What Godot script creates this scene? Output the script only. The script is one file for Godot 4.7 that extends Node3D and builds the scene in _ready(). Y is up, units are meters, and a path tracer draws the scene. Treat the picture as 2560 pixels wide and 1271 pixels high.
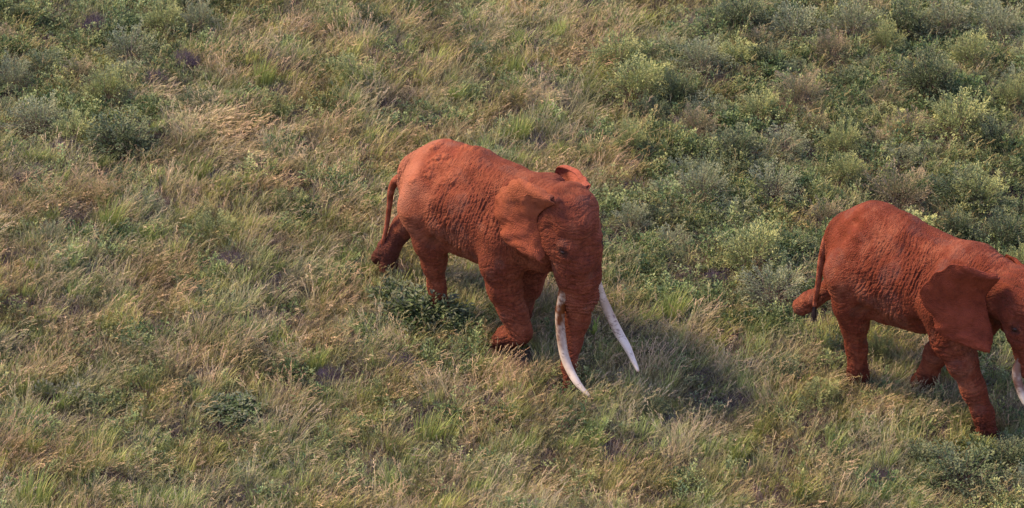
extends Node3D

var rng := RandomNumberGenerator.new()
var noise := FastNoiseLite.new()
var cells := FastNoiseLite.new()
var GRASS := true

func _ready() -> void:
	rng.seed = 7
	noise.seed = 11
	noise.noise_type = FastNoiseLite.TYPE_SIMPLEX
	noise.frequency = 1.0
	noise.fractal_type = FastNoiseLite.FRACTAL_NONE
	cells.seed = 5
	cells.noise_type = FastNoiseLite.TYPE_CELLULAR
	cells.frequency = 1.0
	cells.fractal_type = FastNoiseLite.FRACTAL_NONE
	# camera: a long lens from a low aircraft, 30 degrees down
	var cam := Camera3D.new()
	cam.name = "camera"
	add_child(cam)
	cam.position = Vector3(0, 35.0, 60.6218)
	cam.rotation_degrees = Vector3(-30, 0, 0)
	cam.fov = 6.299
	cam.near = 1.0
	cam.far = 1200.0
	# sky, sun, exposure
	var env := Environment.new()
	env.background_mode = Environment.BG_SKY
	var sky := Sky.new()
	var sm := ProceduralSkyMaterial.new()
	sm.sky_top_color = Color(0.45, 0.50, 0.69)
	sm.sky_horizon_color = Color(0.76, 0.73, 0.74)
	sm.sky_curve = 0.25
	sm.ground_bottom_color = Color(0.30, 0.26, 0.18)
	sm.ground_horizon_color = Color(0.62, 0.58, 0.52)
	sm.sky_energy_multiplier = 1.28
	sm.sun_angle_max = 25.0
	sm.sun_curve = 0.12
	sky.sky_material = sm
	env.sky = sky
	env.tonemap_mode = Environment.TONE_MAPPER_LINEAR
	env.tonemap_exposure = 1.95
	env.sdfgi_enabled = true
	env.ssao_enabled = true
	env.ssil_enabled = true
	var we := WorldEnvironment.new()
	we.name = "world"
	we.environment = env
	add_child(we)
	var sun := DirectionalLight3D.new()
	sun.name = "sun"
	sun.light_color = Color(1.0, 0.87, 0.72)
	sun.light_energy = 1.42
	sun.light_angular_distance = 16.0
	sun.shadow_enabled = true
	add_child(sun)
	sun.look_at_from_position(Vector3(-0.66, 0.70, -0.28) * 100.0, Vector3.ZERO)
	# setting, animals, plants
	make_materials()
	build_ground()
	build_bull()
	build_follower()
	if GRASS:
		build_shrubs()
		build_grass()

# ---------------------------------------------------------------- helpers
var M := {}

func lin(r: float, g: float, b: float) -> Color:
	return Color(r, g, b).linear_to_srgb()

func mat(c: Color, rough: float, vc := false, back := 0.0) -> StandardMaterial3D:
	var m := StandardMaterial3D.new()
	m.albedo_color = c
	m.roughness = rough
	m.metallic_specular = 0.35
	m.cull_mode = BaseMaterial3D.CULL_DISABLED
	m.vertex_color_use_as_albedo = vc
	if back > 0.0:
		m.backlight_enabled = true
		m.backlight = Color(back, back, back)
	return m

func noise_tex(freq: float, octaves: int, sd: int, w: int, kind := FastNoiseLite.TYPE_SIMPLEX_SMOOTH) -> NoiseTexture2D:
	var n := FastNoiseLite.new()
	n.seed = sd
	n.noise_type = kind
	n.frequency = freq
	n.fractal_octaves = octaves
	var t := NoiseTexture2D.new()
	t.width = w
	t.height = w
	t.seamless = true
	t.noise = n
	return t

func make_materials() -> void:
	var skin := mat(Color.WHITE, 0.85, true)
	skin.metallic_specular = 0.25
	skin.heightmap_enabled = true
	skin.heightmap_scale = 2.0
	skin.heightmap_texture = noise_tex(0.05, 3, 3, 512)
	skin.uv1_triplanar = true
	skin.uv1_scale = Vector3(1.7, 1.7, 1.7)
	M.skin = skin
	var ivory := mat(Color.WHITE, 0.42, true)
	M.ivory = ivory
	M.eye = mat(lin(0.02, 0.010, 0.008), 0.06)
	M.hair = mat(lin(0.035, 0.022, 0.022), 0.6)
	M.blade = mat(Color.WHITE, 0.6, true, 0.5)
	M.leaf = mat(Color.WHITE, 0.55, true, 0.5)
	M.stem = mat(Color.WHITE, 0.8, true)
	var g := mat(Color.WHITE, 0.95)
	g.albedo_texture = noise_tex(0.02, 4, 9, 512)
	var ramp := Gradient.new()
	ramp.set_color(0, lin(0.035, 0.022, 0.016))
	ramp.set_color(1, lin(0.11, 0.075, 0.05))
	(g.albedo_texture as NoiseTexture2D).color_ramp = ramp
	g.uv1_triplanar = true
	g.uv1_world_triplanar = true
	g.uv1_scale = Vector3(0.6, 0.6, 0.6)
	M.ground = g

func mesh_of(v: PackedVector3Array, idx: PackedInt32Array, col := PackedColorArray(), nor := PackedVector3Array()) -> ArrayMesh:
	var a := []
	a.resize(Mesh.ARRAY_MAX)
	a[Mesh.ARRAY_VERTEX] = v
	a[Mesh.ARRAY_INDEX] = idx
	if col.size():
		a[Mesh.ARRAY_COLOR] = col
	if nor.size():
		a[Mesh.ARRAY_NORMAL] = nor
	var m := ArrayMesh.new()
	m.add_surface_from_arrays(Mesh.PRIMITIVE_TRIANGLES, a)
	return m

func obj(called: String, m: Mesh, material: Material, parent: Node = self) -> MeshInstance3D:
	var o := MeshInstance3D.new()
	o.name = called
	o.mesh = m
	o.material_override = material
	parent.add_child(o, true)
	return o

func tag(o: Node, label: String, category: String, group := "") -> void:
	o.set_meta("label", label)
	o.set_meta("category", category)
	if group:
		o.set_meta("group", group)

func normals_of(v: PackedVector3Array, idx: PackedInt32Array) -> PackedVector3Array:
	var n := PackedVector3Array()
	n.resize(v.size())
	for i in range(0, idx.size(), 3):
		var a := v[idx[i]]
		var f := (v[idx[i + 2]] - a).cross(v[idx[i + 1]] - a)
		n[idx[i]] += f
		n[idx[i + 1]] += f
		n[idx[i + 2]] += f
	for i in n.size():
		n[i] = n[i].normalized()
	return n

# ---------------------------------------------------------------- ground
var calm := []  # places where the ground is level: under the animals

func land(x: float, z: float) -> float:
	var h := noise.get_noise_2d(x * 0.10, z * 0.10) * 0.16 + noise.get_noise_2d(x * 0.45 + 40.0, z * 0.45) * 0.07 + noise.get_noise_2d(x * 1.4, z * 1.4 + 90.0) * 0.035
	var w := 1.0
	for c in calm:
		w = minf(w, smoothstep(1.6, 3.2, Vector2(x - c.x, z - c.z).length()))
	return h * w

func build_ground() -> void:
	calm = [Vector3(-0.3, 0, 2.1), Vector3(0.5, 0, 2.9), Vector3(5.9, 0, 4.1), Vector3(6.8, 0, 5.0)]
	var s: Array[float] = []
	for d in [-500.0, -250.0, -120.0, -60.0, -35.0, -22.0]:
		s.append(d)
	for i in 121:
		s.append(-15.0 + i * 0.25)
	for d in [22.0, 35.0, 60.0, 120.0, 250.0, 500.0]:
		s.append(d)
	var n := s.size()
	var v := PackedVector3Array()
	var idx := PackedInt32Array()
	for j in n:
		for i in n:
			v.append(Vector3(s[i], land(s[i], s[j]), s[j]))
	for j in n - 1:
		for i in n - 1:
			var a := j * n + i
			idx.append_array(PackedInt32Array([a, a + 1, a + n, a + 1, a + n + 1, a + n]))
	var o := obj("ground", mesh_of(v, idx, PackedColorArray(), normals_of(v, idx)), M.ground)
	o.set_meta("kind", "structure")
	o.set_meta("label", "dark reddish brown soil under the grass")

# ---------------------------------------------------------------- bodies: a field of joined tapered bones, meshed by surface nets
var pa := PackedVector3Array()
var pb := PackedVector3Array()
var pr := PackedFloat32Array()
var pd := PackedFloat32Array()
var pk := PackedFloat32Array()
var pi := PackedFloat32Array()

func bones_clear() -> void:
	pa.clear(); pb.clear(); pr.clear(); pd.clear(); pk.clear(); pi.clear()

func bone(a: Vector3, ra: float, b: Vector3, rb: float, k := 0.12) -> void:
	pa.append(a); pb.append(b - a); pr.append(ra); pd.append(rb - ra); pk.append(k)
	pi.append(1.0 / maxf((b - a).length_squared(), 1e-8))

func chain(pts: Array, k := 0.12) -> void:   # [x, y, z, r] joints
	for i in pts.size() - 1:
		var a = pts[i]
		var b = pts[i + 1]
		bone(Vector3(a[0], a[1], a[2]), a[3], Vector3(b[0], b[1], b[2]), b[3], k)

func field(p: Vector3, which: PackedInt32Array) -> float:
	var d := 1e3
	for i in which:
		var q := p - pa[i]
		var t := clampf(q.dot(pb[i]) * pi[i], 0.0, 1.0)
		var e := (q - pb[i] * t).length() - pr[i] - pd[i] * t
		var k := pk[i]
		var h := k - absf(d - e)
		d = minf(d, e)
		if h > 0.0:
			d -= h * h / (4.0 * k)
	return d

func skin_mesh(cell: float, shape: Callable) -> ArrayMesh:
	var lo := Vector3(1e3, 1e3, 1e3)
	var hi := -lo
	var everything := PackedInt32Array()
	for i in pa.size():
		everything.append(i)
		var r := Vector3.ONE * (maxf(pr[i], pr[i] + pd[i]) + 0.15)
		lo = lo.min(pa[i] - r).min(pa[i] + pb[i] - r)
		hi = hi.max(pa[i] + r).max(pa[i] + pb[i] + r)
	const B := 8
	var size := cell * B
	var nb := ((hi - lo) / size).ceil()
	var half := size * 0.8661
	var blocks := []
	for bz in int(nb.z):
		for by in int(nb.y):
			for bx in int(nb.x):
				var o := lo + Vector3(bx, by, bz) * size
				var c := o + Vector3.ONE * size * 0.5
				var d := field(c, everything)
				if absf(d) > half + cell * 2.0:
					continue
				var near := PackedInt32Array()
				for i in everything:
					var q := c - pa[i]
					var t := clampf(q.dot(pb[i]) * pi[i], 0.0, 1.0)
					if (q - pb[i] * t).length() - pr[i] - pd[i] * t < d + 2.0 * half + 0.3:
						near.append(i)
				blocks.append([bx, by, bz, near])
	var at := {}
	var v := PackedVector3Array()
	var quads := []
	var N := B + 1
	var g := PackedFloat32Array()
	g.resize(N * N * N)
	for bl in blocks:
		var near: PackedInt32Array = bl[3]
		var o := lo + Vector3(bl[0], bl[1], bl[2]) * size
		var w := 0
		var anyneg := false
		var anypos := false
		for z in N:
			for y in N:
				for x in N:
					var d := field(o + Vector3(x, y, z) * cell, near)
					g[w] = d
					w += 1
					if d < 0.0: anyneg = true
					else: anypos = true
		if not (anyneg and anypos):
			continue
		var X0: int = bl[0] * B
		var Y0: int = bl[1] * B
		var Z0: int = bl[2] * B
		for z in B:
			for y in B:
				for x in B:
					var b := (z * N + y) * N + x
					var c: Array[float] = [g[b], g[b + 1], g[b + N], g[b + N + 1], g[b + N * N], g[b + N * N + 1], g[b + N * N + N], g[b + N * N + N + 1]]
					var m := 0
					for i in 8:
						if c[i] < 0.0: m |= 1 << i
					if m == 0 or m == 255:
						continue
					var sum := Vector3.ZERO
					var cnt := 0
					for i in 8:
						for ax in 3:
							var j := i | (1 << ax)
							if j != i and ((m >> i) & 1) != ((m >> j) & 1):
								var t := c[i] / (c[i] - c[j])
								var q := Vector3(i & 1, (i >> 1) & 1, (i >> 2) & 1)
								q[ax] += t
								sum += q
								cnt += 1
					at[((Z0 + z) * 4096 + Y0 + y) * 4096 + X0 + x] = v.size()
					v.append(o + (Vector3(x, y, z) + sum / cnt) * cell)
					var i0 := m & 1
					for ax in 3:
						if ((m >> (1 << ax)) & 1) != i0:
							quads.append([X0 + x, Y0 + y, Z0 + z, ax, i0])
	var idx := PackedInt32Array()
	for q in quads:
		var k: int = (q[2] * 4096 + q[1]) * 4096 + q[0]
		var ax: int = q[3]
		var du := 1
		var dv := 1
		if ax == 0: du = 4096; dv = 4096 * 4096
		elif ax == 1: du = 4096 * 4096; dv = 1
		else: du = 1; dv = 4096
		var a = at.get(k, -1)
		var b = at.get(k - du, -1)
		var c = at.get(k - du - dv, -1)
		var d = at.get(k - dv, -1)
		if a < 0 or b < 0 or c < 0 or d < 0:
			continue
		if q[4] == 1:
			idx.append_array(PackedInt32Array([a, c, b, a, d, c]))
		else:
			idx.append_array(PackedInt32Array([a, b, c, a, c, d]))
	var nor := normals_of(v, idx)
	var col := PackedColorArray()
	col.resize(v.size())
	for i in v.size():
		var r: Array = shape.call(v[i], nor[i])
		v[i] += nor[i] * r[0]
		col[i] = r[1]
	nor = normals_of(v, idx)
	return mesh_of(v, idx, col, nor)

var eyes: Array[Vector3] = []
var dents := []   # [place, radius, how far out]: hollows and bony knobs

func head_dents(t: Transform3D) -> void:
	for s in [-1.0, 1.0]:
		for d in [[0.20, -0.10, 0.36, 0.13, -0.045], [0.34, -0.16, 0.25, 0.12, -0.02], [0.10, -0.42, 0.40, 0.12, 0.022], [0.02, 0.10, 0.30, 0.14, 0.02], [0.46, -0.70, 0.17, 0.06, -0.03], [0.48, -0.82, 0.18, 0.06, -0.035], [0.49, -0.94, 0.19, 0.06, -0.03], [0.22, -0.70, 0.33, 0.08, -0.03], [0.10, -0.62, 0.36, 0.07, -0.03]]:
			dents.append([t * Vector3(d[0], d[1], d[2] * s), d[3], d[4]])
	dents.append([t * Vector3(0.44, -0.02, 0), 0.22, 0.03])
	dents.append([t * Vector3(0.52, -0.40, 0), 0.16, -0.02])

func crease(q: Vector3) -> float:   # 1 at the bottom of a fold, 0 on the skin between folds
	return pow(clampf(1.0 - absf(noise.get_noise_3dv(q)) * 2.1, 0.0, 1.0), 1.5)

func skin_shape(p: Vector3, n: Vector3, kind: int) -> Array:
	# folds run round the hip in arcs on the trunk of the body, and as rings on legs, neck and trunk
	var h := p - Vector3(0.12, 2.42, 0)
	var rho := Vector2(h.x + 0.25, h.y * 0.5).length()
	var leg := smoothstep(1.55, 1.15, p.y) if p.x < 1.0 else smoothstep(1.95, 1.5, p.y)
	var head := smoothstep(2.15, 2.45, p.x)
	var trunk := smoothstep(2.3, 2.45, p.x) * smoothstep(1.85, 1.6, p.y)
	var jig := noise.get_noise_3dv(p * 2.3) * 0.035
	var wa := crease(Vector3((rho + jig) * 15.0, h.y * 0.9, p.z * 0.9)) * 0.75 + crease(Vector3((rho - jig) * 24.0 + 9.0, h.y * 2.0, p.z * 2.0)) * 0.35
	wa += crease(Vector3(rho * 5.0 + 50.0, h.y * 10.0 - h.x * 6.0, p.z * 7.0)) * 0.30
	wa *= lerpf(1.0, 0.45, smoothstep(2.45, 2.75, p.y))
	wa *= smoothstep(0.15, 0.60, rho + noise.get_noise_3dv(p * 1.7) * 0.15)
	var q := p * lerpf(2.0, 0.9, trunk)
	q.y = (p.y + jig + noise.get_noise_3dv(p * 1.2) * 0.10) * lerpf(12.0, 14.0, trunk)
	var wl := crease(q) * 0.7
	q = p * 8.0
	q.y = p.y * 21.0 + 5.0
	wl += crease(q) * 0.35
	wl += crease(Vector3(p.x * 11.0, p.y * 3.0 + 8.0, p.z * 11.0)) * 0.3 * (1.0 - trunk)
	var upper := smoothstep(1.9, 2.3, p.y) * head
	var f := lerpf(wa, wl, maxf(leg, head))
	var amp := lerpf(0.026, 0.022 + 0.010 * trunk, maxf(leg, head)) * lerpf(1.0, 0.40, upper)
	amp *= 0.8 + 0.7 * noise.get_noise_3dv(p * 1.1 + Vector3(7, 3, 1))
	var out := -f * maxf(amp, 0.004)
	out += noise.get_noise_3dv(p * 2.2) * 0.014 + noise.get_noise_3dv(p * 24.0) * 0.0035
	for d in dents:
		var w2: float = p.distance_squared_to(d[0]) / (d[1] * d[1])
		if w2 < 4.0:
			out += d[2] * 1.7 * exp(-w2 * 1.5)
	var k := noise.get_noise_3dv(p * 0.9 + Vector3(31, 0, 0)) * 0.5 + noise.get_noise_3dv(p * 3.7) * 0.35 + noise.get_noise_3dv(p * 12.0) * 0.25
	var c := Color(0.163, 0.044, 0.022)
	if kind == 1:
		c = Color(0.133, 0.030, 0.015)
	c = c.lerp(Color(0.259, 0.091, 0.048), clampf(k * 0.9 + 0.10, 0.0, 0.7))
	c = c.lerp(Color(0.092, 0.025, 0.016), clampf(-k * 1.0, 0.0, 0.75))
	if kind == 0:
		# pale dust on the hind quarters, with sun brightness painted in too
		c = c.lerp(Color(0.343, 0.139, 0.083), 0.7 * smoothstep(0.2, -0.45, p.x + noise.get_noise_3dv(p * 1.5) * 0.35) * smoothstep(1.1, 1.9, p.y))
	c = c.lerp(Color(0.069, 0.023, 0.014), clampf(f, 0.0, 1.0) * 0.7)   # shade of the folds, painted into the skin colour
	var grey := clampf(noise.get_noise_3dv(p * 1.9 + Vector3(0, 60, 0)) * 1.4 - 0.5, 0.0, 0.3) * (0.4 + 0.6 * clampf(noise.get_noise_3dv(p * 9.0) + 0.5, 0.0, 1.0))
	c = c.lerp(Color(0.138, 0.077, 0.058), grey)   # bare hide where the dust has rubbed off
	if kind == 0:
		# dried mud clods on top of the rump
		var w := smoothstep(0.66, 0.15, (p - Vector3(0.12, 2.72, 0.28)).length() - noise.get_noise_3dv(p * 2.5) * 0.28)
		if w > 0.0 and n.y > 0.0:
			var cl := clampf(-cells.get_noise_3dv(p * 7.5) * 1.5 - 0.25, 0.0, 0.8) + clampf(-cells.get_noise_3dv(p * 16.0) * 1.2 - 0.3, 0.0, 0.8) * 0.5
			cl *= clampf(noise.get_noise_3dv(p * 3.0) * 1.3 + 0.75, 0.0, 1.0)
			out += w * (cl - 0.25) * 0.06
			c = c.lerp(Color(0.184, 0.047, 0.024).lerp(Color(0.294, 0.095, 0.047), clampf(cl, 0.0, 1.0)), w * 0.8)
		# the far hind leg is wet to the knee
		if p.x < -0.8 and p.y < 1.1:
			c = c.lerp(Color(0.069, 0.025, 0.019), smoothstep(1.1, 0.5, p.y + noise.get_noise_3dv(p * 5.0) * 0.25) * 0.9)
	for e in eyes:
		c = c.lerp(Color(0.032, 0.016, 0.014), smoothstep(0.13, 0.035, p.distance_to(e) + noise.get_noise_3dv(p * 14.0) * 0.02))
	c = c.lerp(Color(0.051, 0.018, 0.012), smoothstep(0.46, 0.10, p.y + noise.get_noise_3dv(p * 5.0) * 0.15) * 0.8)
	return [out, Color(c.r, c.g, c.b)]

# a tube along joints [x, y, z, r], rounded at the end
func tube_mesh(pts: Array, sides: int, steps: int, paint: Callable) -> ArrayMesh:
	var curve := Curve3D.new()
	var n := pts.size()
	var P: Array[Vector3] = []
	var R: Array[float] = []
	for i in n:
		P.append(Vector3(pts[i][0], pts[i][1], pts[i][2]))
		R.append(pts[i][3])
	var v := PackedVector3Array()
	var col := PackedColorArray()
	var idx := PackedInt32Array()
	var last := Vector3.ZERO
	var side := Vector3.ZERO
	for s in steps + 1:
		var u := float(s) / steps * (n - 1)
		var i := mini(int(u), n - 2)
		var t := u - i
		var p := P[i].cubic_interpolate(P[i + 1], P[maxi(i - 1, 0)], P[mini(i + 2, n - 1)], t)
		var p2 := P[i].cubic_interpolate(P[i + 1], P[maxi(i - 1, 0)], P[mini(i + 2, n - 1)], t + 0.01)
		var dir := (p2 - p).normalized()
		var r := lerpf(R[i], R[i + 1], t)
		if side == Vector3.ZERO:
			side = dir.cross(Vector3(0.3, 0.2, 1.0)).normalized()
		side = (side - dir * side.dot(dir)).normalized()
		var up := dir.cross(side)
		for k in sides:
			var a := TAU * k / sides
			var d := side * cos(a) + up * sin(a)
			v.append(p + d * r)
			var cc: Color = paint.call(p + d * r, float(s) / steps, d)
			col.append(cc)
		last = p + dir * r * 0.5
	for s in steps:
		for k in sides:
			var a := s * sides + k
			var b := s * sides + (k + 1) % sides
			idx.append_array(PackedInt32Array([a, b, a + sides, b, b + sides, a + sides]))
	var e := v.size()
	v.append(last)
	col.append(col[e - 1])
	for k in sides:
		idx.append_array(PackedInt32Array([steps * sides + k, steps * sides + (k + 1) % sides, e]))
	return mesh_of(v, idx, col, normals_of(v, idx))

func along(c: Array, u: float) -> Vector3:   # smooth point on a polyline of Vector3
	var x := u * (c.size() - 1)
	var i := mini(int(x), c.size() - 2)
	return (c[i] as Vector3).cubic_interpolate(c[i + 1], c[maxi(i - 1, 0)], c[mini(i + 2, c.size() - 1)], x - i)

# an ear: a thick sheet between the line where it is attached and its free edge
var folds := []   # dents in the ear being made

func ear_mesh(root: Array, edge: Array, outward: Vector3, bulge: float, ruffle: float, tint: Color, roll := 0.0, lit_top := 0.0) -> ArrayMesh:
	var NU := 72
	var NV := 44
	var top := PackedVector3Array()
	for i in NU + 1:
		var u := float(i) / NU
		var a := along(root, u)
		var b := along(edge, u)
		for j in NV + 1:
			var t := float(j) / NV
			var p := a.lerp(b, t)
			var w := sin(PI * t)
			p += outward * (bulge * w + ruffle * t * t * (sin(u * 34.0 + sin(u * 9.0) * 2.5) * 0.7 + noise.get_noise_2d(u * 13.0, t * 1.5) * 0.9))
			p += outward * noise.get_noise_3dv(p * 4.0) * 0.012
			p += (b - a).normalized() * (ruffle * 0.9) * t * t * (noise.get_noise_1d(u * 14.0) + 0.5 * noise.get_noise_1d(u * 37.0 + 5.0))
			for d in folds:
				p += outward * d[2] * exp(-p.distance_squared_to(d[0]) / (d[1] * d[1]))
			if roll > 0.0:
				p += (outward * 0.6 + Vector3(0, 0.2, 0)) * roll * smoothstep(0.5, 0.9, t) * (1.0 - smoothstep(0.9, 1.0, t))
			top.append(p)
	var idx := PackedInt32Array()
	var W := NV + 1
	for i in NU:
		for j in NV:
			var a := i * W + j
			idx.append_array(PackedInt32Array([a, a + 1, a + W, a + 1, a + W + 1, a + W]))
	var n := normals_of(top, idx)
	if n[n.size() / 2].dot(outward) < 0.0:
		for i in n.size():
			n[i] = -n[i]
	var v := PackedVector3Array()
	var col := PackedColorArray()
	for s in 2:
		for i in top.size():
			var t := float(i % W) / NV
			var u := float(i / W) / NU
			var edge_in := minf(smoothstep(1.02, 0.85, t), minf(smoothstep(-0.03, 0.10, u), smoothstep(1.03, 0.9, u)))
			var th := 0.006 + 0.016 * edge_in
			var p := top[i] + n[i] * (th if s == 0 else -th)
			var vein := clampf(1.0 - absf(noise.get_noise_2d(u * 7.0, t * 2.2 + noise.get_noise_3dv(p * 3.0) * 0.3)) * 5.0, 0.0, 1.0)
			p += n[i] * vein * 0.009
			v.append(p)
			var k := noise.get_noise_3dv(p * 3.1) * 0.6 + noise.get_noise_3dv(p * 9.0) * 0.5 + noise.get_noise_3dv(p * 22.0) * 0.3
			var c := tint.lerp(tint * 1.2, clampf(k, 0.0, 1.0)).lerp(tint * 0.6, clampf(-k, 0.0, 0.8))
			c = c.lerp(tint * 1.4, vein * 0.25)
			c = c.lerp(Color(0.32, 0.115, 0.058), lit_top * smoothstep(2.45, 3.1, p.y + noise.get_noise_3dv(p * 2.5) * 0.2))  # upper ear coloured lighter, painting in the sunlight that falls there
			col.append(Color(c.r, c.g, c.b))
	var m := PackedInt32Array()
	var F := top.size()
	var flip := (top[W] - top[0]).cross(top[1] - top[0]).dot(n[0]) < 0.0
	for i in range(0, idx.size(), 3):
		m.append_array(PackedInt32Array([idx[i], idx[i + 2], idx[i + 1]] if flip else [idx[i], idx[i + 1], idx[i + 2]]))
		m.append_array(PackedInt32Array([F + idx[i], F + idx[i + 1], F + idx[i + 2]] if flip else [F + idx[i], F + idx[i + 2], F + idx[i + 1]]))
	var rim: Array[int] = []
	for j in W: rim.append(j)
	for i in range(1, NU + 1): rim.append(i * W + NV)
	for j in range(NV - 1, -1, -1): rim.append(NU * W + j)
	for i in range(NU - 1, 0, -1): rim.append(i * W)
	for i in rim.size():
		var a := rim[i]
		var b := rim[(i + 1) % rim.size()]
		m.append_array(PackedInt32Array([a, b, F + a, b, F + b, F + a]))
	return mesh_of(v, m, col, normals_of(v, m))

func ivory_paint(p: Vector3, t: float, d: Vector3, dirt: float) -> Color:
	var c := Color(0.52, 0.46, 0.37)
	var k := noise.get_noise_3dv(Vector3(p.x * 7.0, p.y * 3.0, p.z * 7.0)) + noise.get_noise_3dv(p * 15.0) * 0.5
	c = c.lerp(Color(0.13, 0.062, 0.035), clampf(smoothstep(0.85, 0.30, t) * 0.9 + k * 0.8 * (1.0 - t), 0.0, 0.95) * dirt)
	var crack := clampf(1.0 - absf(noise.get_noise_3dv(Vector3(p.x * 26.0, p.y * 7.0, p.z * 26.0))) * 7.0, 0.0, 1.0) * clampf(noise.get_noise_3dv(p * 3.3 + Vector3(4, 0, 0)) * 2.2 + 0.55, 0.0, 1.0)
	c = c.lerp(Color(0.07, 0.035, 0.03), crack * 0.85)
	c = c.lerp(Color(0.25, 0.15, 0.10), smoothstep(0.97, 1.0, t) * 0.6)
	return c

func skin_paint(p: Vector3, _t: float, _d: Vector3) -> Color:
	var k := noise.get_noise_3dv(p * 6.0)
	return Color(0.160, 0.043, 0.023).lerp(Color(0.296, 0.100, 0.060), clampf(k + 0.3, 0.0, 1.0))

func hair_mesh(at: Vector3, dir: Vector3, len: float, spread: float, count: int) -> ArrayMesh:
	var v := PackedVector3Array()
	var idx := PackedInt32Array()
	for i in count:
		var o := Vector3(rng.randf_range(-1, 1), rng.randf_range(-1, 1), rng.randf_range(-1, 1)) * spread
		var a := at + o * 0.35 + dir * rng.randf_range(-0.06, 0.04)
		var b := at + o + dir * len * rng.randf_range(0.6, 1.0)
		var s := dir.cross(o).normalized() * 0.007
		var e := v.size()
		v.append_array(PackedVector3Array([a - s, a + s, a.lerp(b, 0.6) + s * 0.8, a.lerp(b, 0.6) - s * 0.8, b]))
		idx.append_array(PackedInt32Array([e, e + 1, e + 2, e, e + 2, e + 3, e + 3, e + 2, e + 4]))
	return mesh_of(v, idx)

# head bones in the head's own axes (x ahead, y up, z to its right), placed by a turn
func head_bones(t: Transform3D, eye_at: Vector3) -> void:
	var put := func(l: Array, k: float) -> void:
		for i in l.size() - 1:
			bone(t * Vector3(l[i][0], l[i][1], l[i][2]), l[i][3], t * Vector3(l[i + 1][0], l[i + 1][1], l[i + 1][2]), l[i + 1][3], k)
	put.call([[-0.12, -0.05, 0, 0.40], [0.06, -0.12, 0, 0.41]], 0.12)
	for s in [-1.0, 1.0]:
		put.call([[-0.08, 0.10, 0.13 * s, 0.25], [0.08, 0.06, 0.12 * s, 0.25]], 0.12)     # crown
		put.call([[0.02, -0.12, 0.20 * s, 0.26], [0.16, -0.45, 0.22 * s, 0.21]], 0.12)      # cheek
		var e := Vector3(eye_at.x, eye_at.y, eye_at.z * s)
		put.call([[e.x - 0.16, e.y + 0.09, e.z + 0.01 * s, 0.06], [e.x - 0.02, e.y + 0.085, e.z, 0.058], [e.x + 0.07, e.y + 0.05, e.z - 0.06 * s, 0.05]], 0.05)      # brow
		put.call([[e.x - 0.13, e.y - 0.08, e.z + 0.01 * s, 0.05], [e.x - 0.01, e.y - 0.085, e.z, 0.052], [e.x + 0.07, e.y - 0.06, e.z - 0.06 * s, 0.05]], 0.05)   # under the eye
		put.call([[0.18, -0.50, 0.17 * s, 0.18], [0.33, -0.95, 0.23 * s, 0.125]], 0.08)      # tusk sheath
	put.call([[0.12, -0.14, 0, 0.38], [0.27, -0.62, 0, 0.33]], 0.15)
	put.call([[-0.04, -0.46, 0, 0.25], [0.16, -0.78, 0, 0.12]], 0.12)                        # jaw

func elephant(called: String, label: String, where: Vector3, heading: float) -> Node3D:
	var e := Node3D.new()
	e.name = called
	add_child(e, true)
	e.position = where
	e.rotation.y = -deg_to_rad(heading)
	tag(e, label, "elephant", "elephants walking through the grass")
	return e

func eye(e: Node3D, at: Vector3) -> void:
	var s := SphereMesh.new()
	s.radius = 0.05
	s.height = 0.085
	s.radial_segments = 16
	s.rings = 8
	var o := obj("eye", s, M.eye, e)
	o.position = at

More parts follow.
